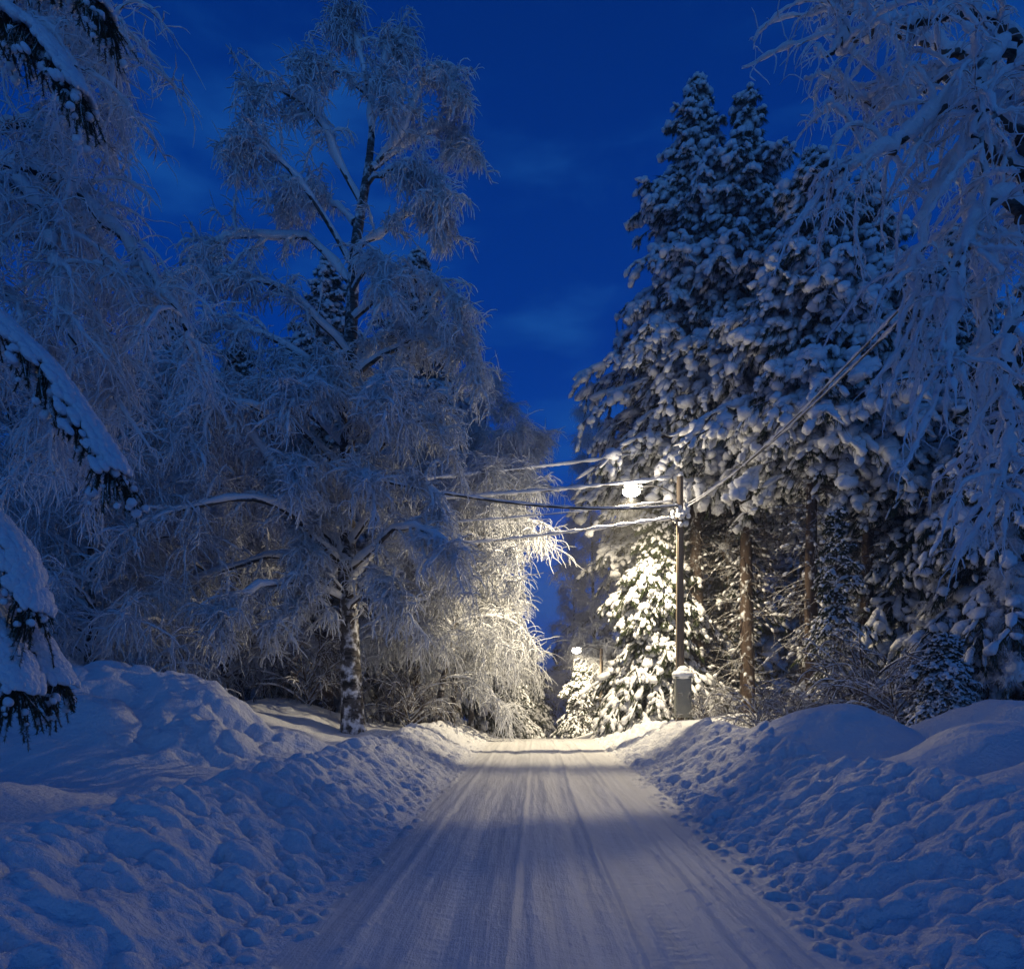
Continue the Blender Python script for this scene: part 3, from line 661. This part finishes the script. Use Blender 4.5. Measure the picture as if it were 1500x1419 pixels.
# ------------------------------------------------------------------ near birch, left edge
g = np.array([-10.2, 10.0, ground_z(-10.2, 10.0)])
def ll_(px, py, Y): return at(px, py, Y) - g
LL = [
 [ll_(-150, 200, 10), ll_(0, -60, 9.6), ll_(90, -70, 9.4), ll_(150, 0, 9.2), ll_(170, 100, 9.1)],
 [ll_(-150, 250, 10), ll_(0, 0, 10), ll_(80, -30, 10), ll_(130, 60, 10), ll_(160, 180, 10)],
 [ll_(-150, 250, 10), ll_(-20, 50, 9), ll_(60, 30, 8.7), ll_(110, 100, 8.6), ll_(120, 220, 8.6)],
 [ll_(-150, 380, 10), ll_(0, 230, 9.3), ll_(100, 270, 9), ll_(190, 360, 8.8), ll_(260, 450, 8.7), ll_(285, 530, 8.7)],
 [ll_(-150, 400, 10), ll_(0, 260, 10), ll_(90, 290, 10), ll_(160, 380, 10), ll_(200, 500, 10)],
 [ll_(-150, 450, 10), ll_(-20, 260, 8.6), ll_(50, 280, 8.3), ll_(90, 400, 8.2), ll_(110, 520, 8.2)],
 [ll_(-150, 460, 10), ll_(-20, 330, 9.4), ll_(70, 350, 9.2), ll_(140, 480, 9.1), ll_(170, 600, 9.1)],
 [ll_(-150, 500, 10), ll_(-20, 420, 8.8), ll_(40, 450, 8.6), ll_(70, 560, 8.5), ll_(80, 680, 8.5)],
 [ll_(-150, 380, 10), ll_(0, 180, 9.6), ll_(60, 180, 9.5), ll_(100, 260, 9.4), ll_(120, 330, 9.4)],
 [ll_(-150, 560, 10), ll_(-20, 480, 10), ll_(60, 500, 10.2), ll_(130, 600, 10.3), ll_(150, 680, 10.3)],
]
birch(g, 'near weeping birch at the left edge with heavy frosted curtains of twigs', None, snowm='snow_near', seed=511, trunk=straight(11, (0.2, 0), 0.1, 5), r0=0.2, limbs=LL, nsub=30, sub_len=1.0, nst=26, st_len=0.5, st_r=0.008, side3=4, snowr=0.045, sub_u=0.2, subr=0.011, sub_g=0.24, KS=14, KL=36)

# ------------------------------------------------------------------ near spruce, left edge: laden boughs
g = np.array([-7.6, 6.6, ground_z(-7.6, 6.6)])
rng = np.random.default_rng(9)
root = empty('spruce_tree', g, 'near spruce at the left edge with fat white boughs over dark needles', 'spruce')
tr, ne, sn = MB(), MB(), MB()
tz = np.linspace(-0.4, 11, 12); tr.tubes(np.stack([0 * tz, 0 * tz, tz], -1), np.linspace(0.22, 0.05, 12), 12)
BO = [([(-260, -60), (-20, -10), (60, 50), (120, 140)], 6.6, 0.145), ([(-250, 300), (-60, 420), (60, 530), (140, 640), (172, 690)], 6.6, 0.155), ([(-250, 640), (-60, 720), (20, 800), (50, 890)], 6.4, 0.15),
      ([(-250, 760), (-40, 860), (40, 930), (92, 1000)], 6.7, 0.155), ([(-250, -200), (0, -120), (120, -40), (150, 10)], 6.8, 0.13),
      ([(-250, 700), (-60, 850), (10, 960), (30, 1010)], 6.2, 0.15)]
for pts, Y, w in BO:
    q = np.linspace(0, len(pts) - 1, 40); pp = np.array([at(a, b_, Y) - g for a, b_ in pts]); pp[:, 1] += np.linspace(0.2, 0, len(pp))
    P = np.stack([np.interp(q, np.arange(len(pp)), pp[:, i]) for i in range(3)], -1)
    for _ in range(6): P[1:-1] = (P[:-2] + 2 * P[1:-1] + P[2:]) / 4
    ne.tubes(P, np.linspace(0.04, 0.012, 40), 6, 1)
    T = nrm(np.gradient(P, axis=0)); sd = nrm(np.cross(T, [0, 0, 1.0])); up = np.cross(sd, T)
    n = 900; i = rng.integers(0, 40, n); r = w * rng.uniform(0.14, 0.50, n) ** 1.0 * (1 - 0.3 * (i / 39.0)); off = rng.normal(0, 0.62, n) * w
    C = P[i] + sd[i] * off[:, None] + up[i] * (w * 0.42 - 0.35 * off ** 2 / w)[:, None]
    sn.blobs(C, T[i] * (r * 1.5)[:, None], sd[i] * r[:, None], up[i] * (r * 0.75)[:, None], S_HI, 0.035, rng)
    # side sprays below, drooping
    n = 170; i = rng.integers(2, 40, n); sg = np.where(rng.random(n) < 0.5, -1, 1)[:, None]
    Q = grow(P[i], T[i] * 0.5 + sd[i] * sg * rng.uniform(0.2, 1, (n, 1)) + np.array([0, 0, -0.5]), rng.uniform(0.25, 0.62, n), 6, 0.22, 0.12, rng)
    ne.tubes(Q, np.full((n, 6), 0.006), 4, 1)
    m = n * 190; qi = rng.integers(0, n, m); p, d = sample(Q, qi, rng.random(m)); dd = nrm(d * 0.8 + rng.normal(0, 0.6, (m, 3)) + np.array([0, 0, -0.2])); l = rng.uniform(0.02, 0.055, m)
    wv = nrm(np.cross(dd, rng.normal(0, 1, (m, 3)))) * 0.004; ne.tris(np.stack([p - wv, p + wv, p + dd * l[:, None]], 1), 0)
    m = 120; j = rng.integers(0, n, m); c = Q[j, rng.integers(1, 6, m)] + np.array([0, 0, 0.015]); r = rng.uniform(0.015, 0.045, m)
    sn.blobs(c, np.outer(r * 1.2, [1, 0, 0]), np.outer(r, [0, 1, 0]), np.outer(r * 1.1, [0, 0, 1]), S_MD, 0.06, rng)
tr.build('trunk', M['spruce_bark'], root); ne.build('crown', [M['needles'], M['spruce_bark']], root); sn.build('snow_load', M['snow_near'], root)

# ------------------------------------------------------------------ utility pole, street lamp, cabinet, cables
PY = 25.0; gpole = gp(996, PY); PX = gpole[0]
root = empty('utility_pole', gpole, 'weathered wooden utility pole with snowy insulators, beside the grey cabinet', 'utility pole')
pt = Hto(698, PY, gpole)
mb = MB(); zz_ = np.linspace(-0.4, pt, 10); mb.tubes(np.stack([0 * zz_, 0 * zz_, zz_], -1), np.linspace(0.17, 0.12, 10), 14, cap=True); mb.build('shaft', M['pole_wood'], root)
for dz, sgn in ((pt - 0.25, -1), (pt - 1.07, -1), (pt - 1.72, -1), (pt - 1.27, 1)):
    mb = MB(); mb.tubes(np.array([[sgn * 0.08, 0, dz], [sgn * 0.26, -0.02, dz], [sgn * 0.30, -0.02, dz + 0.12]]), np.array([0.014, 0.014, 0.014]), 6); mb.build('bracket', M['dark_metal'], root)
    mb = MB(); zc = np.array([0, .03, .05, .08, .10, .14, .16]); rc = np.array([.03, .06, .045, .06, .045, .05, .015]); mb.tubes(np.stack([0 * zc + sgn * 0.30, 0 * zc - 0.02, dz + 0.08 + zc], -1), rc, 10, cap=True); mb.build('insulator', M['ceramic'], root)
rng = np.random.default_rng(4)
mb = MB(); n = 40; c = np.array([rng.uniform(-0.34, 0.3, n), rng.uniform(-0.18, 0.1, n), pt - 1.35 + rng.uniform(-0.45, 0.4, n)]).T; r = rng.uniform(0.05, 0.10, n)
mb.blobs(c, np.outer(r, [1, 0, 0]), np.outer(r, [0, 1, 0]), np.outer(r, [0, 0, 1]), S_MD, 0.06, rng); mb.build('snow_load', M['snow'], root)
mb = MB(); mb.blobs(np.array([[0, 0, pt + 0.05], [0.03, 0, pt + 0.1]]), np.array([[.15, 0, 0], [.1, 0, 0]]), np.array([[0, .15, 0], [0, .1, 0]]), np.array([[0, 0, .1], [0, 0, .1]]), S_MD, 0.04, rng); mb.build('snow_cap', M['snow'], root)
mb = MB(); zz_ = np.linspace(0.4, pt - 1.2, 12); mb.tubes(np.stack([0 * zz_ - 0.12, 0 * zz_ - 0.12, zz_], -1), np.full(12, 0.02), 6); mb.build('conduit', M['dark_metal'], root)
# lamp on an arm
LAMP = at(928, 720, PY + 0.05)
def street_lamp(lamp, pole_xy, label, power, arm_z, polebase=None):
    r = empty('street_lamp', (lamp[0], lamp[1], lamp[2]), label, 'street lamp')
    if polebase is not None: r.location = polebase
    o = np.array(lamp) - np.array(r.location)
    a = np.array([pole_xy[0], pole_xy[1], arm_z]) - np.array(r.location)
    mb = MB(); u = np.linspace(0, 1, 10)[:, None]; arm = a + (o + np.array([0.1, 0, 0.12]) - a) * u; arm[:, 2] += 0.25 * np.sin(u[:, 0] * 3.14); mb.tubes(arm, np.full(10, 0.03), 8); mb.build('arm', M['dark_metal'], r)
    if polebase is not None:
        mb = MB(); mb.tubes(np.array([[a[0], a[1], -0.4], [a[0], a[1], a[2] * 0.5], [a[0], a[1], a[2] + 0.2]]), np.array([0.16, 0.14, 0.11]), 12, cap=True); mb.build('pole', M['pole_wood'], r)
    hd = MB(); sx = np.linspace(-0.42, 0.34, 9); rr = 0.17 * np.array([0.25, 0.7, 0.95, 1, 1, 0.95, 0.8, 0.55, 0.3])
    hd.tubes(np.stack([o[0] + sx, 0 * sx + o[1], 0 * sx + o[2] + 0.10], -1), rr, 14, squash=0.5, cap=True); hd.build('lamp_head', M['grey_metal'], r)
    gl = MB(); gl.blobs(np.array([o + np.array([-0.08, 0, 0.0])]), np.array([[0.32, 0, 0]]), np.array([[0, 0.24, 0]]), np.array([[0, 0, 0.19]]), S_HI, 0.0, rng); gl.build('diffuser', M['lamp_glass'], r)
    sc = MB(); n = 14; c = o + np.stack([rng.uniform(-0.35, 0.3, n), rng.normal(0, 0.05, n), np.full(n, 0.20)], -1); q = rng.uniform(0.06, 0.1, n)
    sc.blobs(c, np.outer(q, [1.4, 0, 0]), np.outer(q, [0, 1.1, 0]), np.outer(q, [0, 0, .7]), S_MD, 0.05, rng); sc.build('snow_cap', M['snow'], r)
    ld = bpy.data.lights.new('lamp_light', 'SPOT'); ld.spot_size = R_(176); ld.spot_blend = 1.0; ld.energy = power * 0.92; ld.color = (1.0, 0.83, 0.54); ld.shadow_soft_size = 0.035
    lo = bpy.data.objects.new('lamp_light', ld); COL.objects.link(lo); lo.parent = r; lo.rotation_euler = (R_(13), R_(7), 0); lo.location = tuple(o + np.array([-0.08, 0, -0.23]))
    ld = bpy.data.lights.new('lamp_side_light', 'SPOT'); ld.spot_size = R_(180); ld.spot_blend = 0.45; ld.energy = power * 0.25; ld.color = (1.0, 0.83, 0.55); ld.shadow_soft_size = 0.035
    lo = bpy.data.objects.new('lamp_side_light', ld); COL.objects.link(lo); lo.parent = r; lo.rotation_euler = (R_(9), R_(9), 0); lo.location = tuple(o + np.array([-0.08, 0, -0.24]))
    ld = bpy.data.lights.new('lamp_stray_light', 'POINT'); ld.energy = power * 0.06; ld.color = (1.0, 0.86, 0.64); ld.shadow_soft_size = 0.1
    lo = bpy.data.objects.new('lamp_stray_light', ld); COL.objects.link(lo); lo.parent = r; lo.location = tuple(o + np.array([-0.08, -0.30, -0.05]))
    return r
street_lamp(LAMP, (PX, PY), 'brightly lit street lamp on an arm from the utility pole over the road', 5200, gpole[2] + pt - 0.8)
LAMP2 = at(846, 953, 50.0); b2 = np.array([LAMP2[0] + 1.8, 50.4, ground_z(LAMP2[0] + 1.8, 50.4)])
street_lamp(LAMP2, (b2[0], b2[1]), 'far lit street lamp down the road beyond the crest', 2600, LAMP2[2], b2)
# cabinet
cb = gp(1000, PY - 0.42); root = empty('electrical_cabinet', cb, 'grey metal electrical cabinet with a snow cap at the foot of the utility pole', 'cabinet')
mb = MB(); mb.box((0, 0, 0.98), (0.57, 0.34, 1.42), 0, 0, 0.02); mb.build('body', M['grey_metal'], root, smooth=False)
mb = MB(); mb.box((0, -0.183, 1.0), (0.48, 0.022, 1.28), 0, 0, 0.006); mb.build('door', M['grey_metal'], root, smooth=False)
mb = MB(); mb.box((0.2, -0.205, 1.0), (0.03, 0.02, 0.14), 0, 0, 0.004); mb.build('handle', M['dark_metal'], root.children[-1], smooth=False)
mb = MB(); mb.box((0, 0, 1.715), (0.64, 0.42, 0.05), 0, 0, 0.01); mb.build('lid', M['grey_metal'], root, smooth=False)
for sx in (-0.2, 0.2):
    mb = MB(); mb.box((sx, 0.0, 0.08), (0.06, 0.06, 0.40), 0); mb.build('leg', M['dark_metal'], root, smooth=False)
mb = MB(); mb.blobs(np.array([[0, 0, 1.80], [0.02, 0, 1.86]]), np.array([[.40, 0, 0], [.26, 0, 0]]), np.array([[0, .27, 0], [0, .2, 0]]), np.array([[0, 0, .20], [0, 0, .28]]), S_HI, 0.03, rng); mb.build('snow_cap', M['snow'], root)

def cable(p0, p1, sag, label, r=0.012, snow=0.05, group='overhead cables at the utility pole', n=90, mid=None):
    p0 = np.array(p0, float); p1 = np.array(p1, float); u = np.linspace(0, 1, n)[:, None]
    P = p0 + (p1 - p0) * u; P[:, 2] -= sag * 4 * u[:, 0] * (1 - u[:, 0])
    root = empty('overhead_cable', P[0], label, 'cable', group); Q = P - P[0]
    mb = MB(); mb.tubes(Q, np.full(n, r), 6); mb.build('wire', M['cable'], root)
    mb = MB(); Q2 = Q.copy(); Q2[:, 2] += snow * 0.75 + r * 0.4
    rr = snow * (1 + 0.22 * np.sin(np.linspace(0, 1, n) * 90 + p0[2] * 7) + rng.normal(0, 0.10, n)); rr *= np.clip(0.35 + 1.6 * np.interp(np.arange(n), np.arange(0, n, 3), rng.random(len(np.arange(0, n, 3)))), 0.35, 1.1); rr[[0, -1]] *= 0.2
    mb.tubes(Q2, rr, 9, squash=1.15); mb.build('snow_sleeve', M['snow'], root)
top = gpole + np.array([0, -0.05, pt])
g2 = gp(506, 23.3); root = empty('utility_pole', g2, 'utility pole standing hidden behind the big birch trunk on the left verge', 'utility pole'); h2 = Hto(668, 23.3, g2)
mb = MB(); zz_ = np.linspace(-0.4, h2, 10); mb.tubes(np.stack([0 * zz_, 0 * zz_, zz_], -1), np.linspace(0.16, 0.11, 10), 14, cap=True); mb.build('shaft', M['pole_wood'], root)
def A(py): return at(512, py, 23.25)
cable(A(712), at(1022, 652, 29.9), 0.15, 'topmost snowy cable, crossing the road above the lamp', snow=0.060)
cable(A(738), top + np.array([-0.3, 0, -0.09]), 0.10, 'snowy cable meeting the lamp glow from the left, just below the topmost one', snow=0.060)
cable(A(775), top + np.array([-0.3, 0, -0.91]), 0.10, 'thin snowy cable running just under the lamp to the pole', r=0.008, snow=0.030)
cable(A(812), top + np.array([-0.3, 0, -1.56]), 0.10, 'lowest snowy cable, tied to the pole below the others', snow=0.055)
cable(at(522, 696, 18.9), top + np.array([-0.12, -0.1, -1.12]), 0.42, 'thick grey cable sagging in front of the big birch to the pole', r=0.035, snow=0.036)
for j, dd in enumerate((0.0, 0.10)):
    cable(top + np.array([0.28, 0, -1.11 + dd]), at(1340 + 14 * j, 430 + 4 * j, 9.5), 0.30, ('lower' if j == 0 else 'upper') + ' strand of the snowy cable pair rising right from the pole to the near birch', snow=0.026, n=140)

# ------------------------------------------------------------------ thin haze volume, added to give the lamps a glow
mb = MB(); v = np.array([[i, j, k] for i in (-640, 640) for j in (-80, 1700) for k in (-130, 40)], float)
mb.add(v, [[0, 1, 3, 2], [4, 6, 7, 5], [0, 4, 5, 1], [2, 3, 7, 6], [0, 2, 6, 4], [1, 5, 7, 3]])
m = bpy.data.materials.new('lamp_glow_haze'); m.use_nodes = True; t = m.node_tree; t.nodes.clear()
pv = N(t, 'ShaderNodeVolumePrincipled'); pv.inputs['Color'].default_value = (0.92, 0.94, 1, 1); pv.inputs['Density'].default_value = 0.0020
oo = N(t, 'ShaderNodeOutputMaterial'); L(t, pv.outputs[0], oo.inputs['Volume'])
hz = mb.build('haze', m, smooth=False); hz['kind'] = 'stuff'; hz['label'] = 'thin added haze that makes a glow round the lamps'
